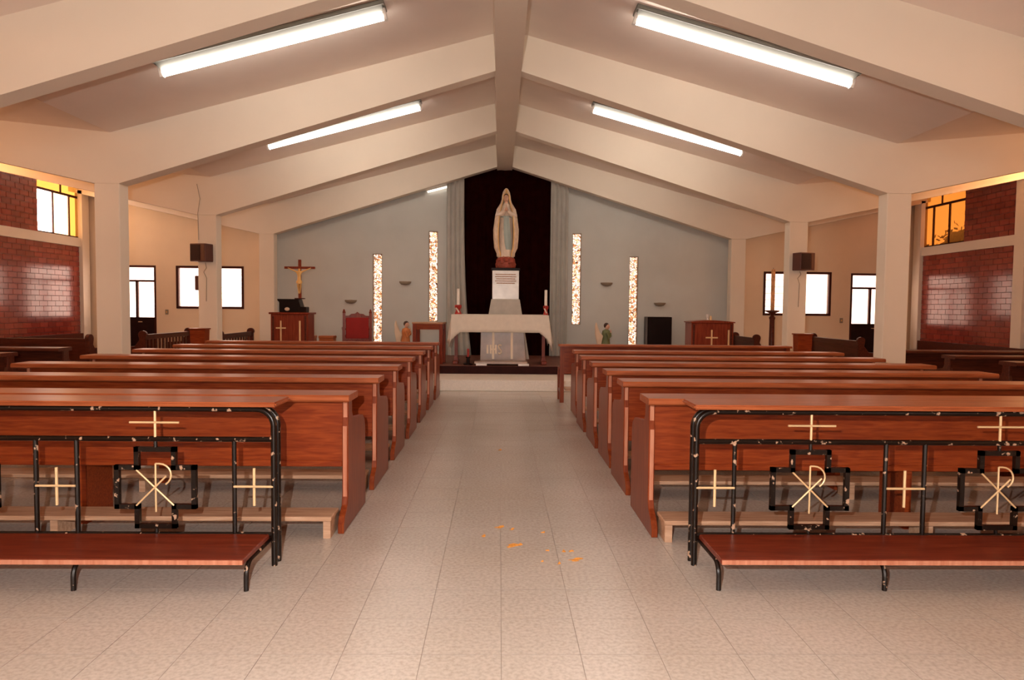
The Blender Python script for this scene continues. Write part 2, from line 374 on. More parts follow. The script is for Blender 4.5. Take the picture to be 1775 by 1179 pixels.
# rear wall behind the photographer, with an added entrance and two added windows for daylight
RH = [(-0.5, 0.7, 0.0, 2.2), (-6.5, -5.3, 1.4, 2.2), (5.5, 6.7, 1.4, 2.2)]
mb = MB(); cells(mb, XL-.2, XR+.2, 0, 3.5, RH, lambda a, b, c, d: mb.box(a, b, YR-.2, YR, c, d))
mb.prism([(XL-.2,3.5),(XR+.2,3.5),(XR+.2,zc(XR)+.03),(CX+5.0,3.6),(CX,4.95),(CX-5.0,3.6),(XL-.2,zc(XL)+.03)], 'y', YR-.2, YR)
struct(mb.build('wall_rear', M['plaster']), 'cream rear wall with added daylight openings')

BL, BH = 0.244, 0.1058
bme = MB().box(-.011, .011, -BL/2+.005, BL/2-.005, -BH/2+.005, BH/2-.005).mesh('brick', M['brick'])
bmeh = MB().box(-.011, .011, -BL/4+.005, BL/4-.005, -BH/2+.005, BH/2-.005).mesh('brick_half', M['brick'])
def side_wall(side):
    s = -1 if side == 'left' else 1
    xf = XL if s < 0 else XR
    holes = [(FRAMES[k+1]-1.30, FRAMES[k+1]+.24 if k == 5 else FRAMES[k+1]-.02, 2.79, 3.93) for k in range(6)]
    mb = MB(); x0, x1 = (xf-.2, xf) if s < 0 else (xf, xf+.2)
    cells(mb, YR-.2, YE+.2, 0, 4.1, holes, lambda a, b, c, d: mb.box(x0, x1, a, b, c, d))
    w = struct(mb.build('wall_' + side, M['mortar']), 'glossy red brick side wall on the ' + side)
    xi = lambda d: (xf, xf + d) if s < 0 else (xf - d, xf)
    # pale concrete pilasters and band
    for k, y in enumerate(FRAMES):
        a, b = xi(.09); MB().box(a, b, y, y+FD+.03, 0, 3.8).build('pilaster', M['plaster'], w)
    for k in range(6):
        a, b = xi(.05); MB().box(a, b, FRAMES[k]+FD+.03, FRAMES[k+1], 2.60, 2.785).build('band', M['plaster'], w)
    # bricks: the bay next to the altar one by one, the others joined
    other = MB(); n = 0
    for k in range(6):
        ya, yb = FRAMES[k]+FD+.03, FRAMES[k+1]
        for zone, (za, zb) in enumerate(((0.70, 2.60), (2.785, 3.84))):
            nc = int(round((zb-za)/BH))
            for c in range(nc):
                z = za + (c+.5)*(zb-za)/nc
                ye = yb if zone == 0 else yb - 1.31
                y = ya - (BL/2 if c % 2 else 0)
                while y < ye - .02:
                    p, q = max(y, ya), min(y+BL, ye); y += BL
                    if q - p < .05: continue
                    full = q - p > BL*.9
                    if k == 5 and n < 300:
                        o = inst('brick', bme if full else bmeh, w, (xf - s*.004, (p+q)/2, z)); n += 1
                        if not full: o.scale = (1, (q-p)/(BL/2), 1)
                    else:
                        other.box(xf - .011 - s*.004, xf + .011 - s*.004, p+.005, q-.005, z-BH/2+.005, z+BH/2-.005)
    oo = other.build('brick_field', M['brick'], w); oo['kind'] = 'stuff'
    return w
side_wall('left'); side_wall('right')

# ------------------------------------------------------------------ windows and doors
wn = [0]
def portal(loc, rot, sx, sy):
    ld = bpy.data.lights.new('portal', 'AREA'); ld.shape = 'RECTANGLE'; ld.size = sx; ld.size_y = sy
    try: ld.cycles.is_portal = True
    except Exception: pass
    o = bpy.data.objects.new('daylight_portal', ld); COL.objects.link(o); o.location = loc; o.rotation_euler = rot
def clerestory(s, k):
    xf = XL if s < 0 else XR; y0 = FRAMES[k+1]-1.30; y1 = FRAMES[k+1]-.02 + (.26 if k == 5 else 0)
    if k == 5: y1 = 15.34
    wn[0] += 1
    x = xf + s*.04; z0, zm, z1 = 2.79, 3.65, 3.93
    root = MB().box(x-.015, x+.015, y0, y1, z0, z0+.03).box(x-.015, x+.015, y0, y0+.03, z0, z1).box(x-.015, x+.015, y1-.03, y1, z0, z1).box(x-.02, x+.02, y0, y1, zm-.022, zm+.022)
    w3 = (y1-y0)/3
    for i in (1, 2): root.box(x-.016, x+.016, y0+i*w3-.018, y0+i*w3+.018, z0, zm)
    root.box(x-.014, x+.014, (y0+y1)/2-.012, (y0+y1)/2+.012, zm, z1)
    o = struct(root.build('window_%d' % wn[0], M['frame']), 'high window of tinted panes in the side wall')
    mats = ['clear', 'pale', 'amber'] if s < 0 else ['amber', 'amber', 'orange']
    if s > 0: mats = ['orange', 'orange', 'orange']
    if k < 5: mats = ['warm', 'warm', 'warm']  # unseen bays: warm clear panes chosen to brighten the side aisles
    tm = 'warm' if k < 5 else ('orange' if s > 0 else 'amber')
    for i in range(3): MB().box(x-.004, x+.004, y0+i*w3+.018, y0+(i+1)*w3-.018, z0+.03, zm-.022).build('pane', M[mats[i]], o)
    for i in range(2): MB().box(x-.004, x+.004, y0+.02+i*(y1-y0-.04)/2, y0+.02+(i+1)*(y1-y0-.04)/2, zm+.022, z1).build('pane', M[tm], o)
    portal((x + s*.1, (y0+y1)/2, 3.35), (0, R(90)*(1 if s > 0 else -1), 0), 1.1, 1.3)
for s in (-1, 1):
    for k in range(6): clerestory(s, k)
def end_window(box_, louv, label, pm):
    x0, x1, z0, z1 = box_; wn[0] += 1; t = .05; ya, yb = YE-.01, YE+.08
    mb = MB().box(x0, x1, ya, yb, z0, z0+t).box(x0, x1, ya, yb, z1-t, z1).box(x0, x0+t, ya, yb, z0+t, z1-t).box(x1-t, x1, ya, yb, z0+t, z1-t)
    xm = (x0+x1)/2; mb.box(xm-.02, xm+.02, ya, yb, z0+t, z1-t)
    o = struct(mb.build('window_%d' % wn[0], M['frame']), label)
    for h, (a, b) in enumerate(((x0+t, xm-.02), (xm+.02, x1-t))):
        if h == louv:
            n = 6; dz = (z1-z0-2*t)/n
            for i in range(n):
                z = z0+t+i*dz
                MB().add([(a, YE+.03, z), (b, YE+.03, z), (b, YE+.05, z+dz+.012), (a, YE+.05, z+dz+.012), (a, YE+.034, z), (b, YE+.034, z), (b, YE+.054, z+dz+.012), (a, YE+.054, z+dz+.012)],
                         [(0,1,2,3),(4,7,6,5),(0,4,5,1),(2,6,7,3),(1,5,6,2),(0,3,7,4)]).build('louvre_pane', M[pm], o)
        else:
            MB().box(a, b, YE+.035, YE+.042, z0+t, z1-t).build('pane', M[pm], o)
    portal((xm, YE+.15, (z0+z1)/2), (R(-90), 0, 0), x1-x0, z1-z0)
end_window(WL, 1, 'dark-framed window behind the left column', 'hazy')
end_window(WR, 0, 'dark-framed window behind the right column', 'frost')
def end_door(n, box_, split, label, pm):
    x0, x1, z0, z1 = box_; t = .045; ya, yb = YE, YE+.09; zt = 1.90; zb = 1.10
    mb = MB().box(x0, x1, ya, yb, z1-t, z1).box(x0, x0+t, ya, yb, 0, z1-t).box(x1-t, x1, ya, yb, 0, z1-t).box(x0+t, x1-t, ya+.02, yb-.02, zt-.022, zt+.022)
    mb.box(split-.024, split+.024, ya+.01, yb-.02, zb, zt-.014)
    o = struct(mb.build('door_%d' % n, M['frame']), label)
    pn = MB().box(x0+t, x1-t, ya+.03, yb-.03, .02, zb).build('door_panel', M['darkdoor'], o, label='dark lower panel of the door')
    MB().box(x0+t, x1-t, ya+.045, ya+.05, zt+.014, z1-t).build('pane', M[pm], o)
    MB().box(x0+t, split-.018, ya+.045, ya+.05, zb, zt-.014).build('pane', M[pm], o)
    MB().box(split+.018, x1-t, ya+.045, ya+.05, zb, zt-.014).build('pane', M[pm], o)
    MB().tube([(split+.05, ya+.02, 1.0), (split+.05, ya-.03, 1.0), (split+.13, ya-.03, 1.0)], .009, 6).build('door_handle', M['gold'], o)
    portal(((x0+x1)/2, YE+.15, (zb+z1)/2), (R(-90), 0, 0), x1-x0, z1-zb)
end_door(1, DL, -7.99, 'dark door with glazed upper half in the left end wall', 'hazy')
end_door(2, DR, 8.33, 'dark door with glazed upper half in the right end wall', 'frost')
for k, (x0, x1, z0, z1) in enumerate(NI):
    wn[0] += 1; t = .014
    mb = MB().box(x0, x1, YE+.02, YE+.1, z0, z0+t).box(x0, x1, YE+.02, YE+.1, z1-t, z1).box(x0, x0+t, YE+.02, YE+.1, z0, z1).box(x1-t, x1, YE+.02, YE+.1, z0, z1)
    o = struct(mb.build('window_%d' % wn[0], M['sconce']), ['low outer slit window of mosaic glass by the red chair', 'tall inner slit window of mosaic glass left of the curtain', 'tall inner slit window of mosaic glass right of the curtain', 'low outer slit window of mosaic glass by the black cabinet'][k])
    MB().box(x0+t, x1-t, YE+.05, YE+.056, z0+t, z1-t).build('mosaic_pane', M['mosaic'], o)
portal((.1, YR-.15, 1.1), (R(90), 0, 0), 1.2, 2.2)
portal((-5.9, YR-.15, 1.8), (R(90), 0, 0), 1.2, 0.8)
portal((6.1, YR-.15, 1.8), (R(90), 0, 0), 1.2, 0.8)

# ------------------------------------------------------------------ platform
pf = MB().box(CX-4.95, CX+4.95, 11.46, 12.52, 0, .185).build('floor_step', M['step'], None, bevel=.008); struct(pf, 'pale terrazzo step in front of the altar')
pg = MB().box(CX-4.95, CX+4.95, 12.52, YE, 0, .325).build('floor_platform', M['carpet']); struct(pg, 'dark platform on which the altar stands')
PZ = 0.327
MB().box(CX-4.94, CX+4.94, 12.53, YE-.01, .325, PZ).build('platform_surface', M['platform'], pg)

# ------------------------------------------------------------------ fluorescent lights
def make_light():
    root = thing('fluorescent_light', 'x', 'light', (0,0,0), 0, 'fluorescent tubes under the ceiling'); L = 1.24
    MB().box(-L, L, -.115, .115, -.05, 0).build('housing', M['enamel'], root, bevel=.008)
    MB().add([(-L+.03,-.10,-.05),(L-.03,-.10,-.05),(L-.03,.10,-.05),(-L+.03,.10,-.05),(-L+.03,-.03,-.085),(L-.03,-.03,-.085),(L-.03,.03,-.085),(-L+.03,.03,-.085)],
             [(0,1,5,4),(2,3,7,6),(1,2,6,5),(3,0,4,7),(4,5,6,7)]).build('reflector', M['enamel'], root)
    MB().tube([(-L+.05,0,-.135),(L-.05,0,-.135)], .035, 12).build('tube', M['tube'], root, smooth=True)
    for s in (-1, 1): MB().box(s*(L-.03)-.02, s*(L-.03)+.02, -.028, .028, -.18, -.05).build('lamp_holder', M['white'], root, bevel=.005)
    return root
lt = make_light(); first = True
names = {(-1, 7.45): 'near fluorescent tube on the ceiling left of the ridge beam', (1, 7.45): 'near fluorescent tube on the ceiling right of the ridge beam',
         (-1, 10.8): 'farther fluorescent tube on the ceiling left of the ridge beam', (1, 10.8): 'farther fluorescent tube on the ceiling right of the ridge beam',
         (-1, 13.3): 'added unseen fluorescent tube over the sanctuary left of the ridge beam', (1, 13.3): 'added unseen fluorescent tube over the sanctuary right of the ridge beam'}
for y in (7.45, 10.8, 13.3):  # the sanctuary pair is added out of sight to brighten the altar wall
    for s in (-1, 1):
        o = lt if first else copy_tree(lt); first = False
        x = CX + s*2.52
        o.location = (x, y, zc(x) + .002); o.rotation_euler = (0, R(15.07)*s, 0)
        o['label'] = names[(s, y)]
wl = thing('wall_lamp', 'small tube lamp high on the blue wall left of the curtain', 'lamp', (-1.36, YE-.03, 3.99), 0)
wl.rotation_euler = (0, R(-15), 0)
MB().box(-.28, .28, -.05, .03, 0, .05).build('housing', M['white'], wl)
MB().tube([(-.25,-.03,-.02),(.25,-.03,-.02)], .018, 8).build('tube', M['tube2'], wl, smooth=True)

# ------------------------------------------------------------------ pews
def make_pew(L):
    root = thing('pew', 'x', 'pew', (0,0,0), 0, 'pews in the nave'); h = L/2
    # cap with rounded near edge, local y=0 at the edge nearest the photographer
    prof = [(.012,.815),(.0,.825),(.0,.846),(.010,.857),(.262,.857),(.27,.848),(.27,.815)]
    MB().prism(prof, 'x', -h, h).build('top_rail', M['cap'], root)
    MB().box(-h+.075, h-.075, .165, .19, .40, .816).build('back_panel', M['wood'], root)
    MB().box(-h+.075, h-.075, .155, .20, .385, .425).build('back_rail', M['wood'], root, bevel=.005)
    ep = [(.02,0),(.02,.055),(.05,.10),(.125,.15),(.145,.22),(.145,.64),(.158,.70),(.158,.815),(.265,.815),(.268,.72),(.30,.682),(.40,.668),(.62,.645),(.675,.61),(.70,.55),(.705,.0)]
    for s in (-1, 1):
        x = s*(h-.055)
        e_ = MB().prism(ep, 'x', x-.019, x+.019).build('end_panel', M['woodv'], root, bevel=.004)
        MB().box(x-.012, x+.012, .138, .147, .20, .645).box(x-.012, x+.012, .150, .160, .70, .812).build('edge_strip', M['edge'], e_, label='worn front edge with painted highlight')  # lighter wood: wear plus a highlight painted into the colour
    MB().add([(-h+.075,.19,.405),(h-.075,.19,.405),(h-.075,.63,.42),(-h+.075,.63,.42),(-h+.075,.19,.435),(h-.075,.19,.435),(h-.075,.63,.45),(-h+.075,.63,.45)],
             [(0,3,2,1),(4,5,6,7),(0,1,5,4),(1,2,6,5),(2,3,7,6),(3,0,4,7)]).build('seat', M['wood'], root, bevel=.004)
    MB().box(-.02, .02, .20, .50, .0, .41).build('centre_support', M['wood'], root)
    k = MB().box(-h+.09, h-.09, -.08, .125, .108, .135).build('kneeler', M['kneel'], root, bevel=.005)
    for x in (-h+.12, -.02, h-.12): MB().box(x-.022, x+.022, -.06, .11, 0, .108).build('kneeler_leg', M['kneel'], k)
    return root
LP = 3.44
pew0 = make_pew(LP); used = [False]
def put_pew(x, y, label, group):
    o = pew0 if not used[0] else copy_tree(pew0); used[0] = True
    o.location = (x, y, 0); o['label'] = label; o['group'] = group
    return o
ords = ['nearest', 'second', 'third', 'fourth', 'fifth', 'sixth', 'frontmost']
for i, y in enumerate([4.18, 5.20, 6.22, 7.24, 8.26, 9.28, 10.30]):
    put_pew(-.905 - LP/2 + .0, y, 'reddish wooden pew left of the aisle, ' + (ords[i] + ' row from the camera' if i < 6 else 'row closest to the altar'), 'pews left of the aisle')
for i, (y, x) in enumerate([(4.13,.905), (5.08,.92), (5.95,.935), (6.80,.925), (7.70,.92), (8.70,.95)]):
    put_pew(x + LP/2, y, 'reddish wooden pew right of the aisle, ' + ords[i] + ' row from the camera', 'pews right of the aisle')
for i, y in enumerate([6.4, 7.40, 8.36]):
    put_pew(-5.27 - LP/2, y, 'shade-darkened wooden pew in the left side aisle, ' + ['nearest', 'middle', 'farthest'][i] + ' row', 'pews in the left side aisle')
for i, y in enumerate([6.3, 7.30, 8.30, 9.35]):
    put_pew(5.55 + LP/2, y, 'shade-darkened wooden pew in the right side aisle, ' + ['nearest', 'second', 'third', 'farthest'][i] + ' row', 'pews in the right side aisle')
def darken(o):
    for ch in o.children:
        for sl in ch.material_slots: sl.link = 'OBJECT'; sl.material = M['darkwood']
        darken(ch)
for o in [o for o in COL.objects if o.get('group') in ('pews in the left side aisle', 'pews in the right side aisle')]: darken(o)  # darker wood stands in for the dimness of the side aisles
# open-framed front kneeling desk on the right
fk = thing('kneeling_desk', 'open-legged wooden kneeling desk before the right front pews', 'kneeling desk', (.88+1.72, 10.1, 0))
MB().prism([(.0,.83),(.0,.85),(.01,.86),(.22,.86),(.22,.83)], 'x', -1.72, 1.72).build('top_rail', M['cap'], fk)
MB().box(-1.66, 1.66, .10, .125, .42, .83).build('front_panel', M['wood'], fk)
for x in (-1.67, 1.67):
    for y in (.03, .42): MB().box(x-.03, x+.03, y, y+.06, 0, .83 if y < .1 else .5).build('leg', M['woodv'], fk)
    MB().box(x-.02, x+.02, .09, .42, .14, .18).build('stretcher', M['woodv'], fk)
    MB().box(x-.02, x+.02, .09, .42, .44, .49).build('side_rail', M['woodv'], fk)
MB().box(-1.6, 1.6, .2, .46, .16, .19).build('kneeler', M['kneel'], fk)

# ------------------------------------------------------------------ metal kneeling rails
def rail(name, label, x_end, s, y, yoff=0):
    """x_end = aisle end, s = direction away from the aisle"""
    root = thing(name, label, 'kneeling rail', (x_end, y, 0), 0, 'metal kneeling rails behind the pews')
    X = lambda d: s * d
    LEN = 2.33; r = .0155
    def U(yy):
        z1 = .845; rad = .09
        pts = [(X(0), yy, 0), (X(0), yy, z1-rad)]
        for i in range(1, 7):
            a = i/6*PI/2; pts.append((X(rad - rad*math.cos(a)), yy, z1-rad + rad*math.sin(a)))
        for i in range(0, 7):
            a = i/6*PI/2; pts.append((X(LEN - rad + rad*math.sin(a)), yy, z1-rad + rad*math.cos(a)))
        pts.append((X(LEN), yy, 0)); return pts
    MB().tube(U(0), r, 10).build('tube_frame', M['metal'], root, smooth=True)
    MB().tube(U(.068), r, 10).build('tube_frame', M['metal'], root, smooth=True)
    MB().tube([(X(.01),0,.682),(X(LEN-.01),0,.682)], .0145, 8).build('middle_rail', M['metal'], root, smooth=True)
    MB().tube([(X(.01),0,.168),(X(LEN-.01),0,.168)], .0145, 8).build('bottom_rail', M['metal'], root, smooth=True)
    for d in (.21, 1.04, 1.255, 2.11):
        MB().tube([(X(d),0,.168),(X(d),0,.682)], .0125, 8).build('upright', M['metal'], root, smooth=True)
    def latin(name_, cx, cz, up, dn, arm, rr):
        o = MB().tube([(cx,-.002,cz-dn),(cx,-.002,cz+up)], rr, 8).tube([(cx-arm,-.010,cz),(cx+arm,-.010,cz)], rr*.85, 8).build(name_, M['gold'], root, smooth=True, label='thin gold cross')
        return o
    for gx in (.625, 1.665):
        cx = X(gx)
        a, b, zc0, zt, zb_ = .098, .203, .425, .627, .215
        h = .105
        pts = [(cx-a,zt),(cx+a,zt),(cx+a,zc0+h),(cx+b,zc0+h),(cx+b,zc0-h),(cx+a,zc0-h),(cx+a,zb_),(cx-a,zb_),(cx-a,zc0-h),(cx-b,zc0-h),(cx-b,zc0+h),(cx-a,zc0+h)]
        gm = MB()
        for i in range(12):
            p, q = Vector((pts[i][0], 0, pts[i][1])), Vector((pts[(i+1) % 12][0], 0, pts[(i+1) % 12][1])); w = .0125
            dx = (q-p).normalized()*w
            lo = Vector((min(p.x,q.x)-w, -w, min(p.z,q.z)-w)); hi = Vector((max(p.x,q.x)+w, w, max(p.z,q.z)+w))
            gm.box(lo.x, hi.x, lo.y, hi.y, lo.z, hi.z)
        gm.tube([(cx,0,zt),(cx,0,.682)], .010, 8).tube([(cx,0,.168),(cx,0,zb_)], .010, 8)
        go = gm.build('cross_frame', M['metal'], root, label='black outlined Greek cross')
        # chi-rho monogram
        ch = MB().tube([(cx,-.004,zc0+.125),(cx,-.004,zc0-.135)], .0048, 6)
        ch.tube([(cx-.098,-.010,zc0+.092),(cx+.098,-.010,zc0-.098)], .0048, 6).tube([(cx-.098,-.014,zc0-.098),(cx+.060,-.014,zc0+.060)], .0048, 6)
        lp = [(cx,-.004,zc0+.125)] + [(cx + .02 + .062*math.sin(t), -.004, zc0 + .065 + .06*math.cos(t)) for t in [i/8*PI*0.82 for i in range(9)]]
        ch.tube(lp, .0048, 6).build('chi_rho', M['gold'], go, smooth=True, label='thin gold chi-rho monogram')
        latin('small_cross', cx, .772, .082, .08, .13, .0068)
    for d in (.105, 1.148, 2.22):
        latin('small_cross', X(d), .43, .098, .105, .105, .0075)
    # wooden arm board
    lo, hi = sorted((X(-.03), X(LEN+.03)))
    MB().box(lo, hi, -.055, .20, .862, .888).build('arm_board', M['cap'], root, bevel=.009, seg=2)
    # kneeling board and its bent tube legs
    lo, hi = sorted((X(.02), X(LEN-.02)))
    MB().box(lo, hi, -.395, -.02, .150, .178).build('kneeling_board', M['board'], root, bevel=.005)
    MB().box(lo+.004, hi-.004, -.399, -.393, .152, .174).build('board_edge', M['edge'], root, label='worn front edge with painted highlight')
    for d in (.03, .865, 1.70, LEN-.05):
        x = X(d); rad = .07; z1 = .137; pts = [(x, -.335, 0), (x, -.335, z1-rad)]
        for i in range(1, 7):
            a = i/6*PI/2; pts.append((x, -.335 + rad - rad*math.cos(a), z1-rad+rad*math.sin(a)))
        for i in range(0, 7):
            a = i/6*PI/2; pts.append((x, .085-rad+rad*math.sin(a), z1-rad+rad*math.cos(a)))
        pts.append((x, .085, 0))
        MB().tube(pts, .0125, 8).build('leg', M['metal'], root, smooth=True)
    return root
rail('kneeling_rail', 'black metal kneeling rail with gold crosses left of the aisle', -1.197, -1, 3.685)
rail('kneeling_rail', 'black metal kneeling rail with gold crosses right of the aisle', 1.075, 1, 3.705)

# ------------------------------------------------------------------ benches and boxes near the end walls
def stall(name, label, loc, rz, L, slats=True, group='benches near the end wall'):
    """local: back plane at y=0, seat toward +y, length along x"""
    t = thing(name, label, 'bench', loc, rz, group); h = L/2; t.scale = (1, 1, .94)
    MB().box(-h+.03, h-.03, -.015, .02, .80, .90).build('top_rail', M['darkwood'], t, bevel=.006)
    MB().box(-h+.03, h-.03, -.015, .02, .46, .53).build('lower_rail', M['darkwood'], t, bevel=.006)
    if slats:
        n = int(L/.15)
        for i in range(n):
            x = -h + .1 + (L-.2)*(i+.5)/n
            MB().box(x-.035, x+.035, -.008, .012, .53, .80).build('slat', M['darkwood'], t)
    else:
        MB().box(-h+.03, h-.03, -.005, .01, .53, .80).build('back_panel', M['darkwood'], t)
    MB().box(-h+.03, h-.03, .02, .45, .41, .45).build('seat', M['darkwood'], t, bevel=.006)
    pr = [(-.035,0)] + [(-.035,.86)] + arc(.02, .90, .075, PI*1.1, -PI*.1, 10) + [(.075,.80),(.16,.68),(.45,.66),(.48,.60),(.46,.0)]
    for s in (-1, 1): MB().prism(pr, 'x', s*h-.03, s*h+.03).build('end_panel', M['darkwood'], t, bevel=.005)
    return t
stall('bench', 'dark bench with slatted back in front of the left glazed door', (-6.35, 13.4, 0), R(90), 1.8)
stall('bench', 'dark bench with round-topped end just right of the left column', (-5.15, 13.7, 0), R(90), 1.6, True)
stall('bench', 'dark bench with round-topped end beside the left brick wall', (-7.35, 10.9, 0), 0, 1.9, False)
stall('bench', 'dark solid-backed bench beside the right lectern', (4.98, 13.95, 0), R(-90), 1.2, False)
stall('bench', 'dark bench below the right end wall between column and door', (6.55, 13.4, 0), R(-90), 1.9, False)
for s, nm in ((-1, 'left'), (1, 'right')):
    xf = XL + .06 if s < 0 else XR - .06
    t = thing('wall_bench', 'long dark bench built against the %s brick wall' % nm, 'bench', (xf, 11.9, 0), 0, 'benches along the brick walls')
    MB().box(min(0, -s*.05), max(0, -s*.05), -3.0, 3.1, .30, .755).build('back_panel', M['darkwood'], t)
    MB().box(min(0, -s*.42), max(0, -s*.42), -3.0, 3.1, .40, .445).build('seat', M['darkwood'], t, bevel=.006)
    for y in (-2.9, -.95, 1.05, 3.0): MB().box(min(-s*.05, -s*.40), max(-s*.05, -s*.40), y-.03, y+.03, 0, .40).build('leg', M['darkwood'], t)
for s, x, nm in ((-1, -4.98, 'left'), (1, 5.13, 'right')):
    t = thing('offering_box', 'brown wooden offering box on a post in front of the %s rear column' % nm, 'box', (x, 11.6, 0), 0, 'boxes at the columns')
    MB().prism([(-.11,.62),(.11,.62),(.125,.98),(-.125,.98)], 'y', -.1, .1).build('case', M['wood'], t, bevel=.006)
    MB().box(-.14, .14, -.115, .115, .98, 1.0).build('lid', M['wood'], t, bevel=.004)
    MB().box(-.035, .035, -.035, .035, 0.03, .62).build('post', M['woodv'], t)
    MB().box(-.14, .14, -.14, .14, 0, .03).build('base', M['woodv'], t)
# column loudspeakers
for s, x, tl, nm in ((-1, -5.06, R(-14), 'left'), (1, 5.24, R(16), 'right')):
    t = thing('loudspeaker', 'brown loudspeaker box hung on the %s rear column' % nm, 'loudspeaker', (x, YC-.14, 2.12 if s < 0 else 2.08), tl, 'loudspeakers on the columns')
    MB().box(-.15, .15, -.10, .11, 0, .30).build('case', M['brown'], t, bevel=.008)
    MB().box(-.13, .05, -.108, -.10, .02, .28).build('grille', M['grille'], t)
    MB().box(.07, .13, -.106, -.10, .02, .28).build('panel', M['brown'], t)
    MB().box(-.03, .03, .09, .145, .10, .2).build('bracket', M['black'], t)
    xx = x - s*.02
    z_ = 2.11 if s < 0 else 2.07
    c = MB().tube([(xx, YC-.03, z_), (xx+.02, YC-.04, 2.02), (xx-.03, YC-.03, 1.95), (xx+.01, YC-.012, 1.85), (xx, YC-.012, 1.45)], .006, 6).build('speaker_cord', M['sconce'], None)
    tag(c, 'thin cord hanging below the loudspeaker on the %s column' % nm, 'cord')
w = MB().tube([(-5.18, YC-.008, 3.45), (-5.13, YC-.008, 3.2), (-5.17, YC-.008, 2.95), (-5.16, YC-.008, 2.5)], .005, 6).build('wire', M['sconce'])
tag(w, 'thin wire running down to the left loudspeaker', 'wire')
b = thing('control_box', 'small brown box on the side of the left rear column', 'box', (CX-5.27, YC+.11, 1.64))
MB().box(-.075, 0, -.07, .07, 0, .25).build('case', M['brown'], b, bevel=.006); MB().box(-.07, -.01, -.078, -.07, .02, .23).build('cover', M['brown'], b)
for x, z, nm in ((-7.33, 1.22, 'left'), (7.68, 1.17, 'right')):
    t = thing('light_switch', 'small light switch on the %s end wall' % nm, 'light switch', (x, YE, z))
    MB().box(-.035, .035, -.012, 0, -.055, .055).build('plate', M['sconce'], t, bevel=.003); MB().box(-.012, .012, -.02, -.012, -.02, .02).build('toggle', M['goldp'], t)

# ------------------------------------------------------------------ curtains
def curtain(name, label, x0, x1, y, z0, z1, folds, amp, mat, sweep=None):
    rows = []; nz = 10; nx = folds*8
    for j in range(nz+1):
        v = j/nz; z = z0 + (z1-z0)*v; row = []
        for i in range(nx+1):
            u = i/nx; x = x0 + (x1-x0)*u
            if sweep: x += sweep*(1-v)**3*u
            row.append((x, y + amp*(.7+.3*(1-v))*math.sin(u*folds*2*PI + .5*math.sin(3*v)), z))
        rows.append(row)
    me = MB().grid(rows)
    back = [[(p[0], p[1]+.008, p[2]) for p in r_] for r_ in rows]
    me.grid([r_[::-1] for r_ in back])
    o = me.build(name, mat, None, smooth=True); return tag(o, label, 'curtain')
curtain('drape', 'black pleated drape hanging behind the statue', -.83, 1.14, YE-.055, PZ, 4.5, 11, .02, M['blackcloth'])
curtain('curtain', 'pale grey curtain left of the black drape', -1.17, -.79, YE-.135, PZ, 4.45, 4, .03, M['greycloth'], .18)
curtain('curtain', 'pale grey curtain right of the black drape', 1.11, 1.50, YE-.135, PZ, 4.45, 4, .03, M['greycloth'])

# ------------------------------------------------------------------ statue, pedestal
SX, SY = .125, 14.62
t = thing('pedestal', 'tapered grey pedestal with white inscribed block under the statue', 'pedestal', (SX, SY, PZ))
MB().add([(-.50,-.40,0),(.50,-.40,0),(.50,.40,0),(-.50,.40,0),(-.295,-.27,1.235),(.295,-.27,1.235),(.295,.27,1.235),(-.295,.27,1.235)],
         [(0,3,2,1),(4,5,6,7),(0,1,5,4),(1,2,6,5),(2,3,7,6),(3,0,4,7)]).build('shaft', M['stone'], t, bevel=.008)
blk = MB().box(-.275, .275, -.25, .25, 1.235, 1.83).build('block', M['marble'], t, bevel=.006, label='white marble block with brown inscription')
for i, (z, wd) in enumerate(((1.735, .21), (1.69, .22), (1.645, .20), (1.60, .22), (1.555, .19))):
    MB().box(-wd, wd, -.2525, -.2495, z, z+.022).build('inscription_line', M['inscr'], blk)
MB().box(-.30, .30, -.26, .26, 1.83, 1.885).build('cap', M['black'], t, bevel=.008)
ST = thing('statue', 'painted statue of a veiled praying woman in cream robe on red base', 'statue', (SX, SY, PZ+1.885))
bm_ = MB()
random.seed(3)
bm_.lathe([(.20,0),(.215,.06),(.20,.14),(.19,.2),(.15,.235)], (0,0,0), 18, 1, .85)
for i in range(16):
    a = i/16*2*PI; bm_.ball((.17*math.cos(a), .145*math.sin(a), .05+.13*random.random()), .05, .05, .045, 8, 5)
bm_.build('rock_base', M['rock'], ST, smooth=True)
Z0 = .225
# inner robe
rp = [(.165,0),(.16,.06),(.15,.25),(.145,.5),(.145,.75),(.15,.9),(.15,1.0),(.11,1.08),(.05,1.13),(.045,1.16)]
rows = []
for r_, z in rp:
    rows.append([(r_*math.cos(a)*(1+.05*math.sin(9*a)*(1 if z < .8 else .2)), r_*.72*math.sin(a)*(1+.06*math.sin(11*a+1)*(1 if z < .8 else .2)), Z0+z) for a in [2*PI*k/44 for k in range(44)]])
MB().grid(rows, True).build('robe', M['robe'], ST, smooth=True)
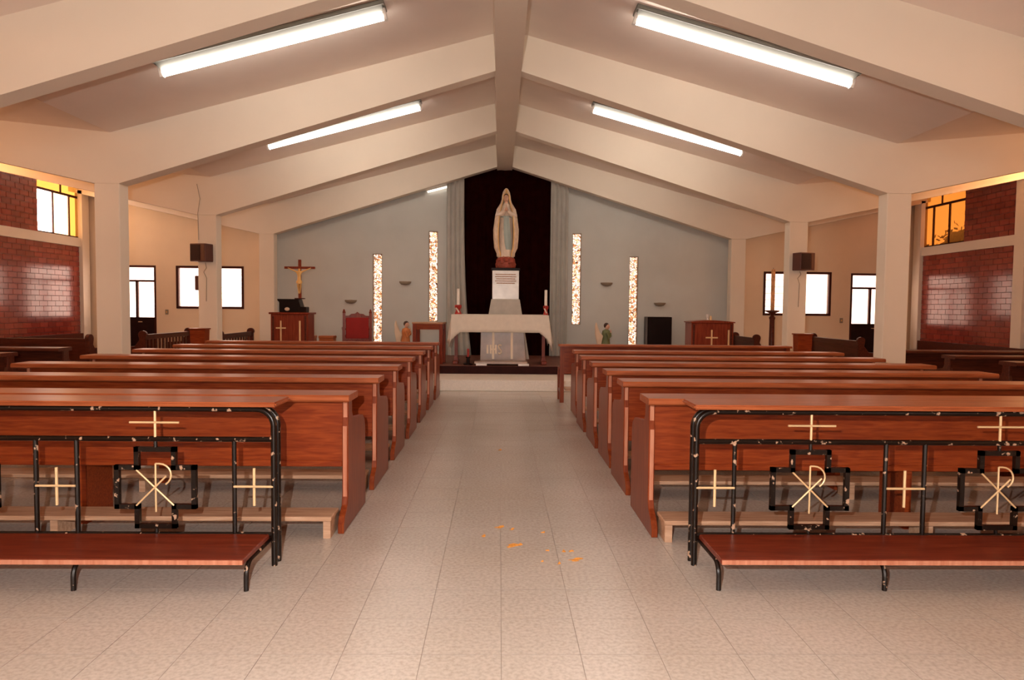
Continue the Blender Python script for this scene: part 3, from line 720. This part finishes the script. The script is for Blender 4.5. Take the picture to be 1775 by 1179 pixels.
# mantle open at the front (front is -y)
mp_ = [(.185,0.02),(.19,.09),(.24,.2),(.258,.40),(.262,.58),(.225,.88),(.185,1.03),(.125,1.13),(.098,1.21),(.090,1.29),(.075,1.36),(.045,1.42),(.012,1.45)]
def mantle(off):
    rws = []
    for r_, z in mp_:
        half = R(38) if z < .9 else (R(34) if z < 1.1 else (R(40) if z < 1.34 else R(6)))
        n = 40; rw = []
        for k in range(n+1):
            a = -PI/2 + half + (2*PI-2*half)*k/n
            f = 1 + .035*math.sin(k*1.25)*(1 if z < 1.0 else .15)
            rr = r_*f - off
            rw.append((rr*math.cos(a), rr*.72*math.sin(a) + (.02 if z > 1.1 else 0), Z0+z))
        rws.append(rw)
    return rws
MB().grid(mantle(0)).grid([r_[::-1] for r_ in mantle(.014)]).build('mantle', M['veil'], ST, smooth=True)
ed = mantle(-.004)
MB().tube([r_[0] for r_ in ed[:-1]], .011, 6).tube([r_[-1] for r_ in ed[:-1]], .011, 6).build('gold_trim', M['goldp'], ST, smooth=True)
hd = MB().ball((0,-.012,Z0+1.235), .058, .062, .078, 16, 12).tube([(0,0,Z0+1.1),(0,-.008,Z0+1.19)], [.042,.036], 10)
hd.tube([(0,-.068,Z0+1.25),(0,-.083,Z0+1.222),(0,-.072,Z0+1.215)], [.006,.010,.008], 6)
hd.ball((0,-.066,Z0+1.193), .016, .008, .006, 8, 4)
for s in (-1, 1): hd.ball((s*.022,-.066,Z0+1.252), .010, .006, .006, 8, 4)
hd.build('head', M['skin'], ST, smooth=True)
hr = MB().ball((0,.01,Z0+1.25), .068, .066, .082, 14, 9).build('hair', M['hair'], ST, smooth=True)
for s in (-1, 1):
    MB().tube([(s*.15,-.02,Z0+1.0),(s*.175,-.06,Z0+.86),(s*.10,-.13,Z0+.90),(s*.03,-.165,Z0+.955)], [.05,.062,.055,.03], 12).build('sleeve', M['robe'], ST, smooth=True)
hm = MB()
for s in (-1, 1):
    hm.tube([(s*.028,-.16,Z0+.955),(s*.014,-.178,Z0+.985),(s*.011,-.185,Z0+1.02)], [.018,.02,.017], 8)
    for q in range(4):
        zz = (.075,.085,.082,.066)[q]
        hm.tube([(s*.009,-.196+.011*q,Z0+1.015),(s*.007,-.200+.011*q,Z0+1.045),(s*.005,-.201+.011*q,Z0+1.0+zz)], [.0062,.006,.0045], 6)
    hm.tube([(s*.016,-.165,Z0+.985),(s*.012,-.158,Z0+1.01),(s*.007,-.155,Z0+1.032)], [.007,.007,.005], 6)
hm.build('hands', M['skin'], ST, smooth=True)
sr = []
for z, x0, x1 in ((.86,-.05,.055),(.70,-.05,.075),(.5,-.045,.10),(.3,-.03,.115),(.16,.0,.12)):
    rw = []
    for k in range(9):
        x = x0 + (x1-x0)*k/8; rr = .153
        rw.append((x, -.72*rr*math.sqrt(max(.01, 1-(x/rr)**2)) - .016 - .004*math.cos(k*1.6), Z0+z))
    sr.append(rw)
MB().grid(sr).grid([[(p[0],p[1]+.012,p[2]) for p in r_[::-1]] for r_ in sr]).build('sash', M['sash'], ST, smooth=True)
MB().tube([(.15*math.cos(a), .112*math.sin(a), Z0+.845) for a in [2*PI*k/24 for k in range(24)]], .016, 6, True).build('sash_belt', M['sash'], ST, smooth=True)
for s in (-1, 1): MB().ball((s*.045,-.125,Z0+.01), .026, .045, .018, 10, 6).build('foot', M['skin'], ST, smooth=True)

# ------------------------------------------------------------------ altar
AX = .015
t = thing('altar_table', 'altar table with brown wooden legs under the white cloth', 'altar table', (AX, 12.85, PZ))
MB().box(-.89, .89, 0, .70, .88, .925).build('table_top', M['tanwood'], t, bevel=.004)
for s in (-1, 1):
    MB().box(s*.83-.03, s*.83+.03, .30, .38, .06, .88).build('leg', M['redwood'], t)
    MB().box(s*.83-.05, s*.83+.05, .06, .64, 0, .06).build('foot', M['redwood'], t, bevel=.01)
    MB().prism([(s*.83-.04,.06),(s*.83+.04,.06),(s*.83+.03,.14),(s*.83-.03,.14)], 'y', .24, .44).build('foot_block', M['redwood'], t)
# the cloth
cl = []
per = []
nxs, nys = 60, 24
x0, x1, y0, y1 = -.905, .905, -.015, .715
for i in range(nxs): per.append((x0 + (x1-x0)*i/nxs, y0, 0, -1, i/nxs))
for i in range(nys): per.append((x1, y0 + (y1-y0)*i/nys, 1, 0, i/nys))
for i in range(nxs): per.append((x1 - (x1-x0)*i/nxs, y1, 0, 1, i/nxs))
for i in range(nys): per.append((x0, y1 - (y1-y0)*i/nys, -1, 0, i/nys))
def hang(p):
    x, y, nx_, ny_, u = p
    cd = min(abs(x-x0), abs(x-x1)) if ny_ else min(abs(y-y0), abs(y-y1))
    corner = max(0, 1-cd/.16)
    base = .325 if ny_ else .46
    return base, corner
zt = .93
rows = [[((x0+x1)/2 + (p[0]-(x0+x1)/2)*f, (y0+y1)/2 + (p[1]-(y0+y1)/2)*f, zt) for p in per] for f in (.02, .5, .97)]
for v in (0.0, .15, .35, .6, .8, 1.0):
    rw = []
    for q, p in enumerate(per):
        b_, c_ = hang(p)
        wav = math.sin(q*.9)*.012 if p[3] else math.sin(q*1.2)*.03
        d = (b_ + (.20 if p[2] else .16)*c_ + (.02*math.sin(q*1.2) if p[2] else 0)) * v
        ox = p[2] if p[2] else ((1 if p[0] > 0 else -1)*c_*.75)
        oy = p[3] if p[3] else ((1 if p[1] > .35 else -1)*c_*.3)
        fl_ = (.055 + wav)*v if p[2] else (.012 + wav*.6)*v
        rw.append((p[0] + ox*fl_*1.1, p[1] + oy*fl_, zt - .004 - d))
    rows.append(rw)
cm = MB().grid(rows, True)
o = cm.build('altar_cloth', M['cloth'], None, smooth=True); o.location = (AX, 12.85, PZ)
sm = o.modifiers.new('thickness', 'SOLIDIFY'); sm.thickness = .006; sm.offset = -1
tag(o, 'white cloth draped over the altar table', 'altar cloth')
ab = thing('altar_block', 'grey-pink marble block with gold letters IHS under the altar table', 'altar block', (.055, 13.06, PZ))
MB().prism([(-.41,0),(.46,0),(.40,.86),(-.40,.86)], 'y', 0, .42).build('block', M['pinkstone'], ab, bevel=.006)
for x in (-.165, .185): MB().box(x-.022, x+.022, -.03, -.001, .09, .70).build('gold_bar', M['palegold'], ab)
lx = MB().box(-.29, -.254, -.028, -.002, .19, .36)
lt1 = lx.build('letter_i', M['palegold'], ab)
MB().box(-.23, -.196, -.028, -.002, .19, .36).box(-.132, -.098, -.028, -.002, .19, .36).box(-.215, -.11, -.026, -.004, .262, .288).build('letter_h', M['palegold'], ab)
sp = [(-.012,.345),(-.030,.356),(-.052,.355),(-.066,.335),(-.062,.305),(-.040,.278),(-.018,.252),(-.012,.225),(-.024,.200),(-.045,.193),(-.066,.205)]
MB().tube([(x, -.016, z) for x, z in sp], .016, 8).build('letter_s', M['palegold'], ab, smooth=True)
sl = thing('altar_step', 'pale stone slab on two blocks before the altar', 'slab', (.05, 12.6, PZ))
MB().box(-.50, .47, 0, .34, .03, .075).build('slab', M['pinkstone'], sl, bevel=.006)
for x in (-.37, .40): MB().box(x-.10, x+.10, -.02, .10, 0, .04).build('block', M['marble'], sl, bevel=.005)
vc = thing('votive_candle', 'small red votive candle on the platform left of the altar block', 'candle', (-.57, 12.78, PZ))
MB().lathe([(.09,0),(.09,.02),(.03,.035),(.028,.12),(.045,.13),(.045,.15)], n=14).build('holder', M['black'], vc, smooth=True)
MB().lathe([(.022,.15),(.022,.29),(.008,.30)], n=10).build('candle', M['red'], vc, smooth=True)
for x, nm, hh, rr in ((-.775, 'left', .31, .066), (.875, 'right', .30, .048)):
    t = thing('altar_candle', 'tall white candle in red holder on the %s end of the altar' % nm, 'candle', (x, 13.05, PZ+.932), 0, 'candles on the altar')
    MB().lathe([(rr,0),(rr,.02),(rr*.72,.05),(rr*.6,.09),(rr*1.0,.12),(rr*1.02,.165),(rr*.8,.175)], n=18).build('holder', M['red'], t, smooth=True)
    MB().tube([(-rr*.6,-rr*.75,.12),(-.01,-rr*.82,.085),(rr*.3,-rr*.8,.03)], .013, 6).build('ribbon', M['cloth'], t, smooth=True)
    MB().lathe([(.027,.17),(.026,.17+hh*.98),(.01,.17+hh)], n=12).build('candle', M['wax'], t, smooth=True)
    MB().tube([(0,0,.17+hh),(0,0,.19+hh)], .003, 5).build('wick', M['black'], t)

# ------------------------------------------------------------------ side table, angels, chair, stools
t = thing('side_table', 'plain wooden side table left of the altar', 'table', (-1.335, 12.95, PZ), R(-4))
MB().box(-.295, .295, -.02, .42, .745, .775).build('table_top', M['tanwood'], t, bevel=.004)
MB().box(-.25, .25, 0, .02, .64, .745).build('apron', M['wood'], t); MB().box(-.25, .25, .38, .40, .64, .745).build('apron', M['wood'], t)
for x in (-.25, .25):
    MB().box(x-.008, x+.008, .03, .38, .64, .745).build('apron', M['wood'], t)
    for y in (.015, .385): MB().box(x-.032, x+.032, y-.03, y+.03, 0, .745).build('leg', M['redwood'], t)
def angel(label, loc, mat, face):
    t = thing('angel_figure', label, 'angel figure', loc, 0, 'kneeling angel figures')
    MB().box(-.15, .15, -.12, .12, 0, .10).build('base', M['stone'], t, bevel=.01)
    rws = []
    for (r_, z, dx) in ((.12,.10,-.01),(.125,.18,-.01),(.105,.28,0),(.085,.38,.005),(.075,.48,.01),(.088,.55,.012),(.075,.605,.012),(.03,.635,.014)):
        rws.append([(face*dx + r_*math.cos(a)*(1+.05*math.sin(7*a)), r_*.9*math.sin(a), z) for a in [2*PI*k/24 for k in range(24)]])
    MB().grid(rws, True).build('robe', mat, t, smooth=True)
    MB().ball((face*.03,-.01,.69), .048, .05, .06, 14, 10).tube([(face*.016,0,.62),(face*.024,-.005,.66)], .025, 8).tube([(face*.072,-.015,.70),(face*.084,-.015,.685),(face*.074,-.015,.678)], [.005,.008,.006], 6).build('head', M['skin'], t, smooth=True)
    MB().ball((face*.015,.006,.712), .056, .058, .058, 14, 9).build('hair', M['hair'], t, smooth=True)
    for s in (-1, 1):
        MB().tube([(face*.01, s*.075, .56), (face*.05, s*.085, .45), (face*.10, s*.03, .50), (face*.105, s*.012, .56)], [.032,.032,.024,.012], 8).build('sleeve', mat, t, smooth=True)
    hmm = MB()
    for s in (-1, 1): hmm.tube([(face*.105, s*.010, .555), (face*.105, s*.006, .60), (face*.100, s*.002, .635)], [.011,.012,.006], 6)
    hmm.build('hands', M['skin'], t, smooth=True)
    for s in (-1, 1):
        pr = [(0,.50),(-.06,.56),(-.11,.68),(-.135,.78),(-.155,.70),(-.15,.52),(-.12,.36),(-.07,.22),(-.035,.33)]
        MB().prism([(face*(p[0]-.06), p[1]) for p in pr], 'y', s*.05-.012, s*.05+.012).build('wing', M['wing'], t, bevel=.006)
    return t
angel('pale-winged kneeling angel figure in orange robe left of the altar', (-1.92, 14.2, PZ), M['orangerobe'], 1)
angel('pale-winged kneeling angel figure in green robe right of the altar', (2.19, 14.2, PZ), M['greenrobe'], 1)
t = thing('armchair', 'carved wooden armchair with red back near the left slit window', 'chair', (-2.96, 14.5, PZ), R(14))
for x in (-.27, .27):
    MB().box(x-.028, x+.028, -.03, .03, 0, .92).lathe([(.028,.92),(.034,.94),(.018,.96),(.022,.975),(.006,1.0)], (x,0,0), 10).build('back_post', M['redwood'], t)
    MB().box(x-.025, x+.025, .47, .52, 0, .58).build('front_leg', M['redwood'], t)
    MB().prism([(-.02,.56),(.30,.555),(.50,.57),(.56,.56),(.57,.60),(.50,.615),(.30,.60),(-.02,.605)], 'x', x-.035, x+.035).build('arm', M['redwood'], t, bevel=.006)
cr = [(-.245,.80),(-.245,.86),(-.17,.865),(-.12,.90),(-.05,.905),(0,.945),(.05,.905),(.12,.90),(.17,.865),(.245,.86),(.245,.80)]
MB().prism(cr, 'y', -.02, .02).build('crest_rail', M['redwood'], t, bevel=.004)
MB().box(-.236, .236, -.025, .03, .38, .83).build('back_pad', M['redcloth'], t, bevel=.012)
MB().box(-.245, .245, -.018, .018, .32, .38).build('lower_rail', M['redwood'], t)
MB().box(-.28, .28, -.02, .50, .36, .40).build('seat_frame', M['redwood'], t)
MB().box(-.25, .25, 0, .49, .40, .45).build('seat_pad', M['redcloth'], t, bevel=.015)
for x, wd, nm in ((-3.86, .085, 'narrow orange wooden stool right of the left lectern'), (-3.53, .155, 'wider orange wooden stool left of the red armchair')):
    t = thing('stool', nm, 'stool', (x, 14.3, PZ), 0, 'orange stools')
    MB().box(-wd, wd, -.13, .13, .40, .45).build('seat', M['orangewood'], t, bevel=.006)
    for sx in (-1, 1):
        for sy in (-1, 1): MB().box(sx*(wd-.03)-.02, sx*(wd-.03)+.02, sy*.10-.02, sy*.10+.02, 0, .34).build('leg', M['orangewood'], t)
    MB().box(-wd+.01, wd-.01, -.12, .12, .34, .40).build('apron', M['orangewood'], t)

# ------------------------------------------------------------------ lecterns
def lectern(label, loc, w2, h, bow):
    t = thing('lectern', label, 'lectern', loc, 0, 'lecterns')
    MB().box(-w2, w2, 0, .45, 0, h).build('body', M['redwood'], t, bevel=.008)
    if bow:
        tp = [(-w2-.02, h)] + [(-w2-.02 + (2*w2+.04)*i/10, h+.02+.03*math.sin(PI*i/10)) for i in range(11)] + [(w2+.02, h)]
        MB().prism(tp, 'y', -.03, .47).build('top', M['redwood'], t)
    else:
        MB().box(-w2-.03, w2+.03, -.03, .48, h, h+.035).build('top', M['redwood'], t, bevel=.006)
    for x in (-w2+.03, w2-.06): MB().box(x, x+.03, -.012, 0, .05, h-.03).build('corner_strip', M['darkwood'], t)
    return t
t = lectern('red wooden lectern with gold cross left of the altar wall', (-3.92, 13.0, PZ), .345, .90, False)
MB().box(-.165, -.141, -.018, -.002, .20, .78).box(-.245, -.06, -.016, -.002, .63, .655).build('gold_cross', M['gold'], t); MB().box(.185, .215, -.018, -.002, .10, .78).build('gold_bar', M['gold'], t)
t = lectern('red wooden lectern with bowed top and gold cross right of the altar', (4.03, 13.0, PZ), .40, .81, True)
MB().box(-.03, -.004, -.018, -.002, .30, .68).box(-.13, .10, -.016, -.002, .52, .545).build('gold_cross', M['gold'], t); MB().box(.29, .318, -.018, -.002, .30, .68).build('gold_bar', M['gold'], t)
cu = thing('cup', 'small white cup and brass lid on the right lectern', 'cup', (3.99, 13.2, PZ+.862))
MB().lathe([(.022,0),(.018,.01),(.01,.03),(.025,.05),(.03,.11),(.026,.11)], n=14).build('body', M['white'], cu, smooth=True)
MB().lathe([(.02,0),(.022,.06),(.006,.085)], (.06,0,0), 12).build('lid', M['gold'], cu, smooth=True)
bx = thing('organ_case', 'black slope-fronted case standing on the left lectern', 'case', (-3.92, 13.1, PZ+.936))
MB().prism([(-.22,0),(.20,0),(.20,.05),(.14,.25),(-.26,.25),(-.25,.22),(-.22,.19)], 'y', 0, .26).build('case', M['black'], bx, bevel=.008)
MB().box(.16, .29, -.02, .2, 0, .105).build('side_box', M['black'], bx, bevel=.008)
MB().ball((-.065,-.012,.06), .048, .012, .034, 12, 8).build('label_plate', M['wing'], bx, smooth=True, label='pale oval plate')
cf = thing('crucifix', 'wooden crucifix with gilded figure standing on the black case', 'crucifix', (-3.785, 13.23, PZ+1.187))
MB().box(-.09, .09, -.05, .05, 0, .02).build('base', M['darkwood'], cf, bevel=.005)
MB().box(-.028, .028, -.014, .014, .02, .745).build('upright', M['redwood'], cf, bevel=.004)
MB().box(-.29, .29, -.013, .013, .57, .615).build('crossbar', M['redwood'], cf, bevel=.004)
# figure as one skinned body
def corpus(parent):
    me = bpy.data.meshes.new('figure')
    P = [(0,-.04,.335),(0,-.045,.42),(0,-.045,.50),(0,-.045,.535),(.012,-.055,.575),(.05,-.035,.515),(.13,-.03,.55),(.22,-.025,.59),(-.05,-.035,.515),(-.13,-.03,.55),(-.22,-.025,.59),
         (.028,-.055,.26),(.016,-.035,.16),(.008,-.04,.10),(-.022,-.055,.26),(-.014,-.035,.16),(-.006,-.045,.10)]
    E_ = [(0,1),(1,2),(2,3),(3,4),(2,5),(5,6),(6,7),(2,8),(8,9),(9,10),(0,11),(11,12),(12,13),(0,14),(14,15),(15,16)]
    Rr = [.040,.034,.042,.018,.032,.020,.014,.010,.020,.014,.010,.025,.016,.014,.025,.016,.014]
    me.from_pydata(P, E_, []); me.update()
    ob = bpy.data.objects.new('figure', me); COL.objects.link(ob); ob.parent = parent
    md = ob.modifiers.new('skin', 'SKIN'); md.use_smooth_shade = True
    for i, v in enumerate(me.skin_vertices[0].data): v.radius = (Rr[i], Rr[i]*.8); v.use_root = (i == 0)
    ob.modifiers.new('sub', 'SUBSURF').levels = 1; ob.modifiers['sub'].render_levels = 2
    me.materials.append(M['goldp']); return ob
corpus(cf)
MB().lathe([(.052,0),(.058,.03),(.05,.06)], (0,-.045,.29), 12, 1, .8).build('loincloth', M['goldp'], cf, smooth=True)

# ------------------------------------------------------------------ cabinet, sconces, paschal candle
t = thing('cabinet', 'black upright cabinet against the blue wall right of the altar', 'cabinet', (3.48, 14.95, PZ))
MB().box(-.265, .265, 0, .36, 0, .89).build('body', M['black'], t, bevel=.008)
MB().box(-.245, .245, -.015, 0, .03, .86).build('front_panel', M['black'], t, bevel=.004)
for i, (x, z) in enumerate(((-3.29, 1.50), (-2.09, 1.92), (2.385, 1.94), (3.58, 1.505))):
    t = thing('sconce', 'small brass bowl sconce on the blue wall ' + ['above the red armchair', 'between the two left slit windows', 'between the two right slit windows', 'above the black cabinet'][i], 'sconce', (x, YE, z), 0, 'sconces on the altar wall')
    pts = []
    n = 16; rows = []
    for r_, zz in ((.03,-.05),(.08,-.045),(.125,-.01),(.135,.025),(.12,.025),(.07,-.02)):
        rows.append([(r_*math.cos(PI+PI*k/n), r_*.8*math.sin(PI+PI*k/n), zz) for k in range(n+1)])
    MB().grid(rows).build('bowl', M['sconce'], t, smooth=True)
    MB().box(-.04, .04, -.015, 0, -.06, .03).build('bracket', M['sconce'], t)
t = thing('paschal_candle', 'tall decorated candle on dark turned stand right of the altar', 'candle', (5.15, 12.98, 0))
MB().lathe([(.17,0),(.17,.04),(.06,.08),(.045,.14),(.05,.5),(.065,.6),(.05,.7),(.045,1.20),(.06,1.25),(.03,1.29),(.05,1.33),(.13,1.365),(.13,1.385),(.04,1.39)], n=18).build('stand', M['darkwood'], t, smooth=True)
MB().lathe([(.036,1.39),(.036,2.12),(.03,2.15),(.01,2.16)], n=14).build('candle', M['brownwax'], t, smooth=True)
MB().tube([(0,0,2.155),(0,0,2.185)], .004, 5).build('wick', M['black'], t)

# ------------------------------------------------------------------ petals on the floor
PETW = [(0.013,4.34,.030,.3),(.093,4.30,.016,.9),(-.083,4.17,.018,1.2),(.091,4.00,.040,.5),(.130,4.02,.020,.1),(.285,4.24,.012,.3),(.34,3.72,.013,1.0),(.435,3.775,.034,.4),(.383,3.91,.016,1.4),(.425,3.91,.014,.2),(.29,3.92,.010,0),(.25,3.75,.008,.5),(.02,6.72,.022,.8)]
where = ['curled orange petal scrap nearest the altar end of the cluster in the aisle', 'thin orange scrap just right of the farthest petal in the cluster', 'small orange scrap at the left edge of the cluster on the floor', 'largest orange petal scrap in the middle of the cluster', 'short orange scrap touching the largest petal on its right', 'tiny brownish scrap right of the far petals', 'dark brown-orange scrap at the near end of the cluster', 'orange petal scrap at the right end of the cluster by the right rail', 'slim orange scrap behind the rightmost petal', 'short orange scrap behind and right of the slim one', 'tiny orange crumb between the middle and right petals', 'tiny orange crumb left of the dark scrap', 'single orange petal lying far up the aisle toward the altar']
for i, (x, y, r_, a) in enumerate(PETW):
    mb = MB(); n = 10; top = []; bot = []
    for k in range(n):
        an = 2*PI*k/n; rr = r_*(1+.35*math.sin(3*an+i)+.2*math.sin(5*an+2*i))
        px, py = rr*math.cos(an), rr*.55*math.sin(an)
        X_, Y_ = px*math.cos(a)-py*math.sin(a), px*math.sin(a)+py*math.cos(a)
        bot.append((X_, Y_, .0008)); top.append((X_, Y_, .004 + .004*math.sin(an*2)))
    mb.add(bot + top, [tuple(range(n))[::-1], tuple(range(n, 2*n))] + [(k, (k+1) % n, n+(k+1) % n, n+k) for k in range(n)])
    o = mb.build('petal', M['petal'], None, smooth=False); o.location = (x, y, 0)
    tag(o, where[i], 'petal', 'orange petals on the aisle floor')

# ------------------------------------------------------------------ tree outside the right window
random.seed(11)
t = thing('tree', 'dark bushy tree outside the amber window on the right', 'tree', (10.6, 16.1, 0))
MB().tube([(0,0,0),(.05,0,1.2),(0,.05,2.4)], [.12,.09,.05], 8).build('trunk', M['leaf'], t, smooth=True)
lf = MB()
for i in range(420):
    y = random.uniform(-1.1, .75); top = 3.36 - .42*max(0, (y+.35))- .3*max(0, -(y+.55)); z = random.uniform(2.3, top) ; x = random.uniform(-.35, .35)
    d = Vector((random.uniform(-1,1), random.uniform(-1,1), random.uniform(-.3,1))).normalized(); e = d.orthogonal().normalized()*.05; p = Vector((x,y,z)); q = p + d*.14
    nn = d.cross(e)*.3
    lf.add([p, p+d*.07+e, q, p+d*.07-e, p+d*.07+nn], [(0,1,4),(1,2,4),(2,3,4),(3,0,4),(0,3,2,1)])
for i in range(26):
    y = random.uniform(-1.0, .6); top = 3.36 - .42*max(0, (y+.35))- .3*max(0, -(y+.55)); lf.ball((random.uniform(-.15,.15), y, top-.42), .2, .22, .34, 8, 6)
lo = lf.build('foliage', M['leaf'], t); lo['kind'] = 'stuff'
